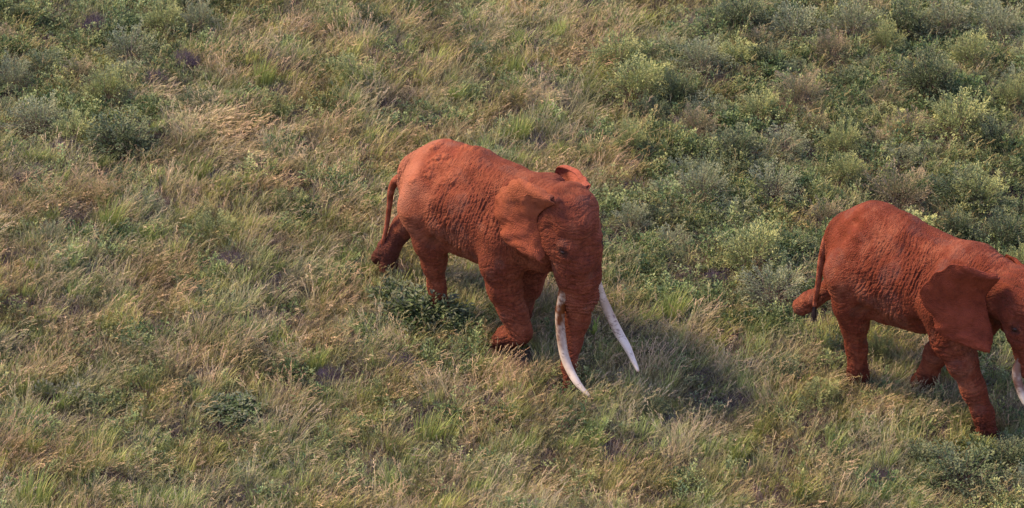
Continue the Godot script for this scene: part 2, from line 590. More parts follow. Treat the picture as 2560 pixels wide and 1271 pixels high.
func build_bull() -> void:
	var e := elephant("elephant", "red mud covered bull elephant with very long white tusks and mud clods on its rump", Vector3(-0.896, 0, 1.549), 42.0)
	bones_clear()
	# back and barrel
	chain([[-0.52, 2.02, 0, 0.40], [-0.12, 2.32, 0, 0.36], [0.5, 2.40, 0, 0.36], [1.1, 2.37, 0, 0.38], [1.75, 2.36, 0, 0.40]], 0.22)
	chain([[-0.18, 1.94, 0, 0.60], [0.35, 1.88, 0, 0.73], [0.95, 1.90, 0, 0.71], [1.55, 1.98, 0, 0.60]], 0.2)
	chain([[1.75, 1.95, 0, 0.48], [1.85, 1.72, 0, 0.36]], 0.2)
	# hips
	chain([[-0.10, 2.15, 0.34, 0.36], [-0.14, 1.80, 0.42, 0.37], [0.00, 1.30, 0.43, 0.245], [0.01, 0.95, 0.39, 0.172], [0.01, 0.50, 0.34, 0.125], [0.05, 0.10, 0.31, 0.160]], 0.13)
	chain([[-0.20, 2.15, -0.34, 0.36], [-0.35, 1.80, -0.42, 0.37], [-0.86, 1.25, -0.34, 0.25], [-1.18, 0.80, -0.20, 0.165], [-1.34, 0.42, -0.08, 0.135], [-1.32, 0.08, -0.02, 0.155]], 0.12)
	chain([[-1.40, 0.45, -0.05, 0.11], [-1.52, 0.24, 0.0, 0.105]], 0.06)
	# shoulders and forelegs
	chain([[1.60, 2.35, 0.28, 0.31], [1.52, 1.95, 0.40, 0.37], [1.44, 1.55, 0.50, 0.32], [1.48, 1.10, 0.46, 0.235], [1.60, 0.75, 0.43, 0.19], [1.74, 0.42, 0.41, 0.185]], 0.14)
	chain([[1.70, 0.36, 0.41, 0.16], [1.46, 0.24, 0.41, 0.165], [1.36, 0.13, 0.41, 0.15]], 0.05)
	chain([[1.60, 2.35, -0.34, 0.34], [1.50, 1.90, -0.44, 0.38], [1.40, 1.30, -0.36, 0.25], [1.33, 0.75, -0.26, 0.165], [1.22, 0.35, -0.2, 0.145], [1.18, 0.10, -0.2, 0.18]], 0.12)
	# neck and head, turned towards its right
	chain([[1.65, 2.25, 0, 0.49], [2.25, 2.40, 0.10, 0.43]], 0.16)
	var t := Transform3D(Basis(Vector3.UP, deg_to_rad(-20.0)), Vector3(2.43, 2.62, 0.17))
	eyes = [t * Vector3(0.415, -0.385, 0.295), t * Vector3(0.415, -0.385, -0.295)]
	dents = [[Vector3(0.36, 1.42, 0.62), 0.24, -0.06], [Vector3(-0.05, 2.45, 0.45), 0.16, 0.03], [Vector3(1.42, 2.30, 0.55), 0.22, 0.03], [Vector3(0.75, 2.50, 0.40), 0.26, -0.03], [Vector3(1.22, 1.55, 0.62), 0.16, -0.05], [Vector3(0.42, 1.50, 0.72), 0.09, 0.03], [Vector3(1.52, 1.12, 0.68), 0.12, 0.02]]
	head_dents(t)
	bone(Vector3(2.36, 2.80, 0.46), 0.06, Vector3(2.48, 2.93, 0.50), 0.075, 0.06)
	head_bones(t, Vector3(0.40, -0.385, 0.275))
	var tr := [[2.62, 2.0, 0.20, 0.31], [2.68, 1.64, 0.20, 0.295], [2.70, 1.33, 0.20, 0.255], [2.64, 0.95, 0.22, 0.19], [2.66, 0.58, 0.33, 0.135], [2.76, 0.30, 0.50, 0.105], [2.87, 0.10, 0.66, 0.075]]
	chain(tr, 0.1)
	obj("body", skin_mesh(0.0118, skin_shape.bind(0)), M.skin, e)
	# ears
	var root := [Vector3(2.47, 2.90, 0.50), Vector3(2.30, 2.76, 0.52), Vector3(2.18, 2.58, 0.53), Vector3(2.20, 2.42, 0.53), Vector3(2.26, 2.28, 0.54), Vector3(2.32, 2.14, 0.56), Vector3(2.38, 2.03, 0.60)]
	var edge := [Vector3(2.47, 3.00, 0.52), Vector3(2.30, 3.13, 0.62), Vector3(2.03, 3.22, 0.72), Vector3(1.82, 3.08, 0.77), Vector3(1.65, 2.86, 0.79), Vector3(1.60, 2.62, 0.80), Vector3(1.66, 2.38, 0.80), Vector3(1.76, 2.18, 0.80), Vector3(1.98, 2.08, 0.78), Vector3(2.22, 2.02, 0.72), Vector3(2.40, 1.95, 0.65)]
	var away := [0.52, 0.58, 0.61, 0.63, 0.66, 0.71, 0.77, 0.82, 0.84, 0.78, 0.69]   # the top edge lies against the neck, the lower one stands off
	for i in edge.size():
		edge[i] += Vector3(0.9, 0.783, 1.0) * (away[i] - edge[i].z)
	for i in root.size():
		root[i] += Vector3(0.9, 0.783, 1.0) * 0.05
	folds = [[Vector3(1.74, 2.36, 0.84), 0.09, -0.06], [Vector3(1.86, 2.24, 0.86), 0.07, 0.04], [Vector3(1.90, 2.72, 0.74), 0.12, -0.03]]
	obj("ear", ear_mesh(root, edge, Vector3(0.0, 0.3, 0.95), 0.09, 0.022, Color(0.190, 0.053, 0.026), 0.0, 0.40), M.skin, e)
	folds = []
	var root2 := [Vector3(2.20, 2.66, -0.34), Vector3(2.08, 2.5, -0.42), Vector3(2.1, 2.3, -0.42), Vector3(2.1, 2.0, -0.40)]
	var edge2 := [Vector3(2.26, 2.62, -0.45), Vector3(1.97, 2.62, -0.62), Vector3(1.72, 2.62, -0.72), Vector3(1.42, 2.58, -0.76), Vector3(1.3, 2.3, -0.82), Vector3(1.4, 2.0, -0.84), Vector3(1.7, 1.8, -0.78), Vector3(2.1, 1.75, -0.6)]
	obj("ear", ear_mesh(root2, edge2, Vector3(0.0, 0.25, -0.97), 0.12, 0.004, Color(0.248, 0.074, 0.046), 0.06), M.skin, e)
	# tusks
	var t1 := [[2.56, 1.85, 0.42, 0.062], [2.61, 1.53, 0.46, 0.064], [2.60, 1.16, 0.52, 0.069], [2.67, 0.81, 0.57, 0.070], [2.81, 0.50, 0.63, 0.066], [3.08, 0.27, 0.70, 0.055], [3.34, 0.13, 0.71, 0.022]]
	obj("tusk", tube_mesh(t1, 20, 90, ivory_paint.bind(1.15)), M.ivory, e)
	var t2 := [[2.80, 1.62, -0.02, 0.058], [2.88, 1.32, -0.05, 0.064], [3.0, 1.06, -0.08, 0.067], [3.19, 0.80, -0.08, 0.068], [3.43, 0.64, -0.02, 0.055], [3.75, 0.45, 0.12, 0.02]]
	obj("tusk", tube_mesh(t2, 20, 90, ivory_paint.bind(0.55)), M.ivory, e)
	for s in [-1.0, 1.0]:
		eye(e, t * Vector3(0.415, -0.385, 0.295 * s))
	var tl := obj("tail", tube_mesh([[-0.70, 1.92, 0, 0.10], [-1.02, 1.80, 0.02, 0.075], [-1.20, 1.55, 0.0, 0.055], [-1.28, 1.2, -0.03, 0.042], [-1.32, 0.84, 0.0, 0.036], [-1.38, 0.52, 0.04, 0.028]], 12, 40, skin_paint), M.skin, e)
	obj("tail_tuft", hair_mesh(Vector3(-1.38, 0.52, 0.05), Vector3(-0.1, -1, 0.05), 0.26, 0.05, 40), M.hair, tl)

func build_follower() -> void:
	var e := elephant("elephant", "smaller tusked red elephant at the picture's edge with one hind foot lifted backwards", Vector3(5.165, 0, 3.499), 40.0)
	bones_clear()
	chain([[-0.36, 2.17, 0, 0.40], [0.0, 2.42, 0, 0.37], [0.5, 2.38, 0, 0.37], [1.1, 2.27, 0, 0.37], [1.75, 2.29, 0, 0.38]], 0.22)
	chain([[-0.08, 1.96, 0, 0.60], [0.35, 1.86, 0, 0.71], [0.95, 1.90, 0, 0.68], [1.55, 1.98, 0, 0.58]], 0.2)
	chain([[1.75, 1.95, 0, 0.48], [1.85, 1.72, 0, 0.36]], 0.2)
	chain([[-0.02, 2.15, 0.34, 0.36], [-0.08, 1.85, 0.42, 0.37], [-0.03, 1.40, 0.44, 0.265], [0.0, 1.05, 0.40, 0.190], [0.01, 0.62, 0.34, 0.140], [0.04, 0.12, 0.31, 0.170]], 0.13)
	chain([[-0.15, 2.20, -0.36, 0.40], [-0.30, 1.85, -0.42, 0.40], [-0.60, 1.28, -0.38, 0.25], [-0.85, 1.04, -0.30, 0.175], [-1.04, 0.86, -0.15, 0.130], [-1.15, 0.77, -0.08, 0.145], [-1.24, 0.68, -0.02, 0.135]], 0.06)
	chain([[1.62, 2.25, 0.34, 0.33], [1.60, 1.95, 0.44, 0.38], [1.74, 1.52, 0.49, 0.29], [1.93, 1.18, 0.45, 0.215], [2.10, 0.78, 0.40, 0.165], [2.27, 0.38, 0.36, 0.14], [2.34, 0.10, 0.35, 0.165]], 0.12)
	chain([[1.62, 2.25, -0.34, 0.33], [1.50, 1.90, -0.44, 0.38], [1.30, 1.25, -0.34, 0.25], [1.04, 0.68, -0.22, 0.17], [0.90, 0.26, -0.2, 0.145], [0.76, 0.06, -0.2, 0.15]], 0.12)
	chain([[1.65, 2.26, 0, 0.49], [2.25, 2.28, 0.03, 0.41]], 0.18)
	var t := Transform3D(Basis(Vector3.UP, deg_to_rad(-6.0)) * Basis(Vector3.BACK, deg_to_rad(-4.0)), Vector3(2.67, 2.33, 0.05))
	eyes = [t * Vector3(0.17, -0.26, 0.40), t * Vector3(0.17, -0.26, -0.40)]
	dents = [[Vector3(0.36, 1.42, 0.62), 0.24, -0.06], [Vector3(0.02, 2.50, 0.42), 0.16, 0.04], [Vector3(-0.22, 2.42, 0.46), 0.13, -0.035], [Vector3(-0.10, 2.62, 0.3), 0.12, -0.03], [Vector3(1.42, 2.30, 0.55), 0.22, 0.03], [Vector3(0.85, 2.45, 0.40), 0.28, -0.035], [Vector3(1.25, 1.55, 0.62), 0.16, -0.05], [Vector3(1.93, 1.2, 0.66), 0.12, 0.02]]
	head_dents(t)
	head_bones(t, Vector3(0.16, -0.26, 0.37))
	chain([[2.98, 1.80, 0.05, 0.27], [3.16, 1.42, 0.04, 0.235], [3.34, 1.05, 0.03, 0.19], [3.46, 0.70, 0.03, 0.155], [3.50, 0.36, 0.03, 0.12], [3.44, 0.10, 0.05, 0.09]], 0.1)
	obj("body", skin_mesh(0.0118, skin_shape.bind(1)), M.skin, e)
	var root := [Vector3(2.44, 2.74, 0.42), Vector3(2.36, 2.62, 0.44), Vector3(2.24, 2.40, 0.45), Vector3(2.26, 2.22, 0.45), Vector3(2.34, 2.02, 0.47), Vector3(2.42, 1.86, 0.50), Vector3(2.47, 1.74, 0.58)]
	var edge := [Vector3(2.42, 2.80, 0.46), Vector3(2.28, 2.89, 0.68), Vector3(2.16, 3.00, 0.84), Vector3(2.01, 3.01, 0.95), Vector3(1.82, 2.87, 1.04), Vector3(1.63, 2.60, 1.09), Vector3(1.58, 2.39, 1.09), Vector3(1.73, 2.16, 1.04), Vector3(1.80, 1.95, 1.0), Vector3(1.95, 1.81, 0.94), Vector3(2.12, 1.74, 0.85), Vector3(2.32, 1.69, 0.75), Vector3(2.49, 1.64, 0.64)]
	obj("ear", ear_mesh(root, edge, Vector3(0.45, 0.1, 0.88), 0.09, 0.018, Color(0.160, 0.038, 0.019)), M.skin, e)
	var root2: Array = []
	var edge2: Array = []
	for p in root: root2.append(Vector3(p.x - 0.05, p.y - 0.3, -p.z + 0.06))
	for p in edge: edge2.append(Vector3(p.x - 0.15, p.y - 0.62, -p.z * 0.7))
	obj("ear", ear_mesh(root2, edge2, Vector3(0.45, 0.1, -0.88), 0.09, 0.022, Color(0.160, 0.038, 0.019)), M.skin, e)
	obj("tusk", tube_mesh([[2.88, 1.70, 0.28, 0.060], [2.81, 1.38, 0.42, 0.066], [2.93, 1.13, 0.48, 0.064], [3.07, 0.98, 0.51, 0.054], [3.28, 0.88, 0.50, 0.018]], 18, 60, ivory_paint.bind(1.0)), M.ivory, e)
	obj("tusk", tube_mesh([[2.90, 1.70, -0.20, 0.065], [3.02, 1.38, -0.30, 0.068], [3.15, 1.13, -0.36, 0.065], [3.30, 0.98, -0.38, 0.055], [3.52, 0.86, -0.36, 0.02]], 18, 60, ivory_paint.bind(0.6)), M.ivory, e)
	for s in [-1.0, 1.0]:
		eye(e, t * Vector3(0.17, -0.26, 0.40 * s))
	var tl := obj("tail", tube_mesh([[-0.62, 2.25, 0, 0.10], [-0.80, 2.0, 0, 0.075], [-0.90, 1.6, 0, 0.055], [-0.94, 1.24, 0, 0.045], [-1.0, 0.78, 0, 0.032]], 12, 40, skin_paint), M.skin, e)
	obj("tail_tuft", hair_mesh(Vector3(-1.0, 0.76, 0), Vector3(-0.02, -1, 0), 0.30, 0.055, 60), M.hair, tl)

# ---------------------------------------------------------------- plants
func ribbon(v: PackedVector3Array, c: PackedColorArray, idx: PackedInt32Array, pts: Array, w: float, side: Vector3, c0: Color, c1: Color) -> void:
	var e := v.size()
	var n := pts.size()
	for i in n:
		var t := float(i) / (n - 1)
		var s := side * w * (1.0 - t * t * 0.85) * 0.5
		var p: Vector3 = pts[i]
		v.append(p - s)
		v.append(p + s)
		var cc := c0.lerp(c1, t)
		c.append(cc)
		c.append(cc)
		if i:
			var a := e + i * 2 - 2
			idx.append_array(PackedInt32Array([a, a + 1, a + 3, a, a + 3, a + 2]))

func leaf(v: PackedVector3Array, c: PackedColorArray, idx: PackedInt32Array, p: Vector3, dir: Vector3, up: Vector3, l: float, w: float, col: Color) -> void:
	var s := dir.cross(up)
	if s.length_squared() < 1e-4:
		s = dir.cross(Vector3(1, 0.1, 0.2))
	s = s.normalized() * w * 0.5
	var u := s.cross(dir).normalized()
	var e := v.size()
	var m := p + dir * l * 0.45 - u * w * 0.12
	v.append_array(PackedVector3Array([p, m + s + u * w * 0.25, p + dir * l - u * l * 0.12, m - s + u * w * 0.25]))
	c.append_array(PackedColorArray([col, col, col, col]))
	idx.append_array(PackedInt32Array([e, e + 1, e + 2, e, e + 2, e + 3]))

func shade(c: Color, k: float) -> Color:
	var f := 1.0 + rng.randf_range(-k, k) * 1.3
	return Color(c.r * f * (1.0 + rng.randf_range(-k, k) * 0.25), c.g * f, c.b * f * (1.0 + rng.randf_range(-k, k) * 0.25))

# blades from one root: o = {n, h0, h1, w, r, out, lean, droop, cols, heads, head}
func tuft(o: Dictionary) -> ArrayMesh:
	var v := PackedVector3Array()
	var c := PackedColorArray()
	var idx := PackedInt32Array()
	var cols: Array = o.cols
	for i in o.n:
		var a := rng.randf() * TAU
		var ro := sqrt(rng.randf())
		var radial := Vector3(cos(a), 0, sin(a))
		var b: Vector3 = radial * ro * o.r
		var h: float = rng.randf_range(o.h0, o.h1)
		var seeding: bool = rng.randf() < o.heads
		if seeding:
			h *= 1.45
		var side := Vector3(-sin(a), 0, cos(a)).rotated(Vector3.UP, rng.randf_range(-1.2, 1.2))
		var out: float = o.out * rng.randf_range(0.2, 1.3)
		var lean: float = o.lean * rng.randf_range(0.5, 1.3)
		var droop: float = o.droop * rng.randf_range(0.3, 1.4)
		var col := shade(cols[rng.randi() % cols.size()], 0.22)
		var pts := []
		for k in 5:
			var t := k / 4.0
			var p := b + Vector3.UP * h * (t - droop * t * t * t) + radial * h * out * t + Vector3(1, 0, -0.12) * h * lean * t * t
			p.y = maxf(p.y, 0.01)
			pts.append(p)
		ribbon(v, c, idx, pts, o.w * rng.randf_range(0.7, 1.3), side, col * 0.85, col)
		if seeding:
			var tip: Vector3 = pts[4]
			var d: Vector3 = (tip - pts[3]).normalized()
			var hc := shade(o.head, 0.25)
			for k in 7:
				var q := tip + d * (k * 0.016 - 0.02)
				var s := Vector3(rng.randf_range(-1, 1), rng.randf_range(-0.3, 0.6), rng.randf_range(-1, 1))
				leaf(v, c, idx, q, (d + s * 0.55).normalized(), Vector3.UP, 0.038, 0.008, hc)
	for i in c.size():
		c[i].a = 1.0
	return mesh_of(v, idx, c)

# a low forb or the crown of a shrub: stems that spread from one root and carry leaves
func bush(o: Dictionary) -> Array:
	var v := PackedVector3Array()
	var c := PackedColorArray()
	var idx := PackedInt32Array()
	var sv := PackedVector3Array()
	var sc := PackedColorArray()
	var si := PackedInt32Array()
	for i in o.stems:
		var a := rng.randf() * TAU
		var el: float = asin(clampf(lerpf(o.low, 1.0, rng.randf()), 0.0, 1.0))
		var dir := Vector3(cos(a) * cos(el), sin(el), sin(a) * cos(el))
		var lump := 1.0 + 0.28 * noise.get_noise_3dv(dir * 1.7 + Vector3(o.seed, 0, 0)) + rng.randf_range(-0.14, 0.10)
		var end := Vector3(dir.x, dir.y * o.h, dir.z) * lump
		var start := Vector3(cos(a), 0, sin(a)) * rng.randf() * 0.22
		var mid := start.lerp(end, 0.5) + Vector3(0, 0.12 * o.h, 0)
		var pts := [start, mid, end]
		var tone := rng.randf()
		var stem := shade(o.stem, 0.2)
		ribbon(sv, sc, si, pts, o.sw, dir.cross(Vector3(rng.randf_range(-1, 1), 0.3, rng.randf_range(-1, 1))).normalized(), stem, stem)
		var base_col: Color = (o.cols[rng.randi() % o.cols.size()] as Color)
		for k in o.leaves:
			var t: float = lerpf(o.bare, 1.0, pow(rng.randf(), 0.8))
			var p := start.lerp(mid, t).lerp(mid.lerp(end, t), t)
			var d2 := (end - mid).normalized()
			var r := Vector3(rng.randf_range(-1, 1), rng.randf_range(-0.5, 1), rng.randf_range(-1, 1)).normalized()
			p += r * o.fuzz * (1.1 - 0.6 * t)
			var col := shade(base_col, 0.22)
			if t > 0.86:
				col = col.lerp(o.tip, o.tipmix * rng.randf_range(0.4, 1.0))
			leaf(v, c, idx, p, (d2 * o.along + r).normalized(), (Vector3.UP + r * 0.5).normalized(), o.l * rng.randf_range(0.6, 1.25), o.lw * rng.randf_range(0.7, 1.2), col)
	for i in c.size():
		c[i].a = 1.0
	return [mesh_of(v, idx, c), mesh_of(sv, si, sc)]

var beds := []   # clear spots: the animals' feet

func scatter(called: String, label: String, category: String, meshes: Array, spots: Array, m: Material) -> void:
	# spots: [Transform3D, Color], shared out between the meshes as one mass of plants
	var holder := Node3D.new()
	holder.name = called
	add_child(holder, true)
	tag(holder, label, category)
	holder.set_meta("kind", "stuff")
	for k in meshes.size():
		var mm := MultiMesh.new()
		mm.transform_format = MultiMesh.TRANSFORM_3D
		mm.use_colors = true
		mm.mesh = meshes[k]
		var n := 0
		for i in range(k, spots.size(), meshes.size()): n += 1
		if n == 0:
			continue
		mm.instance_count = n
		var at := 0
		for i in range(k, spots.size(), meshes.size()):
			mm.set_instance_transform(at, spots[i][0])
			mm.set_instance_color(at, spots[i][1])
			at += 1
		var o := MultiMeshInstance3D.new()
		o.name = "tufts"
		o.multimesh = mm
		o.material_override = m
		o.set_meta("kind", "stuff")
		holder.add_child(o, true)

func build_grass() -> void:
	# trodden spots: the feet of both animals and the tip of the bull's trunk
	for f in [[0, 1.80, 0.52, 0.36], [0, 1.45, 0.56, 0.36], [0, 2.87, 0.66, 0.22], [0, 0.05, 0.31, 0.24], [0, -1.32, -0.02, 0.22], [1, 2.34, 0.35, 0.27], [1, 0.76, -0.2, 0.27], [1, 0.04, 0.31, 0.25]]:
		var turn := deg_to_rad(42.0 if f[0] == 0 else 40.0)
		var base := Vector2(-0.896, 1.549) if f[0] == 0 else Vector2(5.165, 3.499)
		beds.append(Vector3(base.x + f[1] * cos(turn) - f[2] * sin(turn), f[3], base.y + f[1] * sin(turn) + f[2] * cos(turn)))
	var dry := []; var olive := []; var fresh := []; var thatch := []; var herb := []; var dark_herb := []
	var tan := [Color(0.271, 0.271, 0.113), Color(0.330, 0.306, 0.144), Color(0.370, 0.328, 0.175), Color(0.289, 0.284, 0.124), Color(0.335, 0.266, 0.165)]
	var oli := [Color(0.306, 0.289, 0.139), Color(0.248, 0.271, 0.098), Color(0.289, 0.300, 0.118), Color(0.202, 0.226, 0.085), Color(0.295, 0.289, 0.134)]
	var fre := [Color(0.300, 0.351, 0.098), Color(0.370, 0.402, 0.134), Color(0.231, 0.295, 0.093)]
	var tha := [Color(0.133, 0.107, 0.089), Color(0.174, 0.136, 0.108), Color(0.099, 0.076, 0.076), Color(0.162, 0.136, 0.082)]
	for i in 4:
		dry.append(tuft({"n": 56, "h0": 0.06, "h1": 0.24, "w": 0.0058, "r": 0.11, "out": 0.70, "lean": 0.42, "droop": 0.22, "cols": tan, "heads": 0.12, "head": Color(0.34, 0.27, 0.16)}))
		olive.append(tuft({"n": 58, "h0": 0.05, "h1": 0.20, "w": 0.0064, "r": 0.10, "out": 0.6, "lean": 0.32, "droop": 0.22, "cols": oli, "heads": 0.06, "head": Color(0.328, 0.290, 0.132)}))
		fresh.append(tuft({"n": 50, "h0": 0.08, "h1": 0.24, "w": 0.0070, "r": 0.07, "out": 0.45, "lean": 0.30, "droop": 0.15, "cols": fre, "heads": 0.0, "head": Color.WHITE}))
		thatch.append(tuft({"n": 46, "h0": 0.08, "h1": 0.24, "w": 0.006, "r": 0.14, "out": 0.9, "lean": 0.5, "droop": 0.75, "cols": tha, "heads": 0.0, "head": Color.WHITE}))
		herb.append(bush({"stems": 9, "low": 0.35, "h": 1.0, "seed": i * 3.1, "stem": Color(0.192, 0.159, 0.074), "sw": 0.016, "cols": [Color(0.167, 0.219, 0.080), Color(0.205, 0.253, 0.106)], "tip": Color(0.383, 0.411, 0.160), "tipmix": 0.7, "leaves": 15, "bare": 0.25, "fuzz": 0.10, "along": 0.8, "l": 0.13, "lw": 0.055})[0])
		dark_herb.append(bush({"stems": 10, "low": 0.2, "h": 0.8, "seed": i * 5.1, "stem": Color(0.128, 0.120, 0.053), "sw": 0.016, "cols": [Color(0.076, 0.126, 0.043), Color(0.108, 0.152, 0.053)], "tip": Color(0.205, 0.253, 0.085), "tipmix": 0.5, "leaves": 16, "bare": 0.15, "fuzz": 0.12, "along": 0.6, "l": 0.15, "lw": 0.075})[0])
	var S := [[], [], [], [], [], []]
	var step := 0.098
	var x := -11.5
	while x < 11.5:
		var z := -12.5
		while z < 11.0:
			plant(S, x + rng.randf_range(-0.5, 0.5) * step * 1.6, z + rng.randf_range(-0.5, 0.5) * step * 1.6, 1.0)
			z += step
		x += step
	x = -26.0
	while x < 26.0:
		var z := -30.0
		while z < 24.0:
			if absf(x) > 11.5 or z < -12.5 or z > 11.0:
				plant(S, x + rng.randf_range(-0.15, 0.15), z + rng.randf_range(-0.15, 0.15), 1.5)
			z += 0.26
		x += 0.26
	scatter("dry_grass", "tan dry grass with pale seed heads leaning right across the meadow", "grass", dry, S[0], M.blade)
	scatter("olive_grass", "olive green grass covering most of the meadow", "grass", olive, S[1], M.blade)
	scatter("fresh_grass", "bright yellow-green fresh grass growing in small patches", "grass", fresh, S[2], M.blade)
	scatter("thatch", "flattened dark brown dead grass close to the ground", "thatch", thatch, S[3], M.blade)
	scatter("undergrowth", "low grey-green leafy plants growing among the grass", "undergrowth", herb, S[4], M.leaf)
	scatter("ground_cover", "dark green leafy plants between the shrubs of the thicket", "ground cover", dark_herb, S[5], M.leaf)

func green_side(x: float, z: float) -> float:   # the thicket: upper right, the upper left corner and the lower right corner
	var a := smoothstep(-0.3, 2.0, x + 0.25 * z) * smoothstep(2.2, 0.2, z - 0.45 * (x - 2.0))
	var b := smoothstep(-4.2, -6.5, x + 0.2 * z + 1.0) * smoothstep(-2.6, -4.2, z)
	var c := smoothstep(4.5, 7.0, x) * smoothstep(4.6, 6.2, z)
	return clampf(maxf(a, maxf(b * 0.9, c * 0.8)), 0.0, 1.0)

func plant(S: Array, x: float, z: float, big: float) -> void:
	for f in beds:
		if Vector2(x - f.x, z - f.z).length() < f.y:
			return
	var g := green_side(x, z)
	var dryness := noise.get_noise_2d(x * 0.33 + 3.0, z * 0.33) * 0.28 + noise.get_noise_2d(x * 1.3, z * 1.3 + 9.0) * 0.45 + noise.get_noise_2d(x * 4.0, z * 4.0) * 0.3
	var clump := noise.get_noise_2d(x * 1.7 + 70.0, z * 1.7)
	var bare := noise.get_noise_2d(x * 0.9 - 30.0, z * 1.3) * 0.7 + noise.get_noise_2d(x * 2.7, z * 2.7 - 30.0) * 0.5
	var leafy := noise.get_noise_2d(x * 0.8 + 11.0, z * 0.8 + 50.0) * 0.7 + noise.get_noise_2d(x * 2.2 + 11.0, z * 2.2 + 50.0) * 0.5
	var r := rng.randf()
	if bare > 0.62 and r < 0.65:
		return
	var kind := 1
	var size := rng.randf_range(0.7, 1.4)
	if bare + rng.randf_range(-0.12, 0.12) > 0.38:
		kind = 3
	elif clump > 0.58 - 0.22 * smoothstep(3.6, 5.6, z) * smoothstep(3.5, 0.5, x) and g < 0.6 and r < 0.7:
		kind = 2
	elif leafy + g * 0.9 + rng.randf_range(-0.35, 0.35) > 0.52:
		kind = 5 if rng.randf() < 0.35 + 0.25 * g else 4
	elif dryness - g * 0.6 + rng.randf_range(-0.5, 0.5) > 0.20:
		kind = 0
	elif r < 0.20:
		kind = 3
	elif r < 0.27:
		kind = 2
	var tone := 1.0 + 0.16 * noise.get_noise_2d(x * 0.6 - 8.0, z * 0.6) + 0.26 * noise.get_noise_2d(x * 2.4 - 8.0, z * 2.4) + rng.randf_range(-0.16, 0.16)
	var warm := noise.get_noise_2d(x * 0.5 + 21.0, z * 0.5 - 8.0)
	var c := Color(tone * (1.0 + 0.10 * warm), tone, tone * (1.0 - 0.06 * warm))
	if kind == 4 or kind == 5:
		size *= rng.randf_range(0.16, 0.30) * (1.0 if kind == 4 else 1.1)
		if rng.randf() < 0.35:   # leafy plants need fewer roots than grass
			kind = 1
			size = rng.randf_range(0.75, 1.1)
	size *= big
	var flat := 1.0
	for k in 2:
		var near := Geometry2D.get_closest_point_to_segment(Vector2(x, z), [Vector2(-6.0, -5.1), Vector2(-5.1, -4.2)][k], [Vector2(-5.1, -4.2), Vector2(-4.2, -2.7)][k])
		if near.distance_to(Vector2(x, z)) < 0.36 + clump * 0.2 and kind < 4:
			flat = 0.5
			size = 1.35
			kind = 0 if r < 0.4 else 1
	var turn := rng.randf_range(-1.3, 1.3) + noise.get_noise_2d(x * 0.8, z * 0.8 + 77.0) * 1.4 if kind < 3 else rng.randf() * TAU
	var t := Transform3D(Basis(Vector3.UP, turn).scaled(Vector3(size, size * flat * rng.randf_range(0.85, 1.2), size)), Vector3(x, land(x, z), z))
	S[kind].append([t, c])

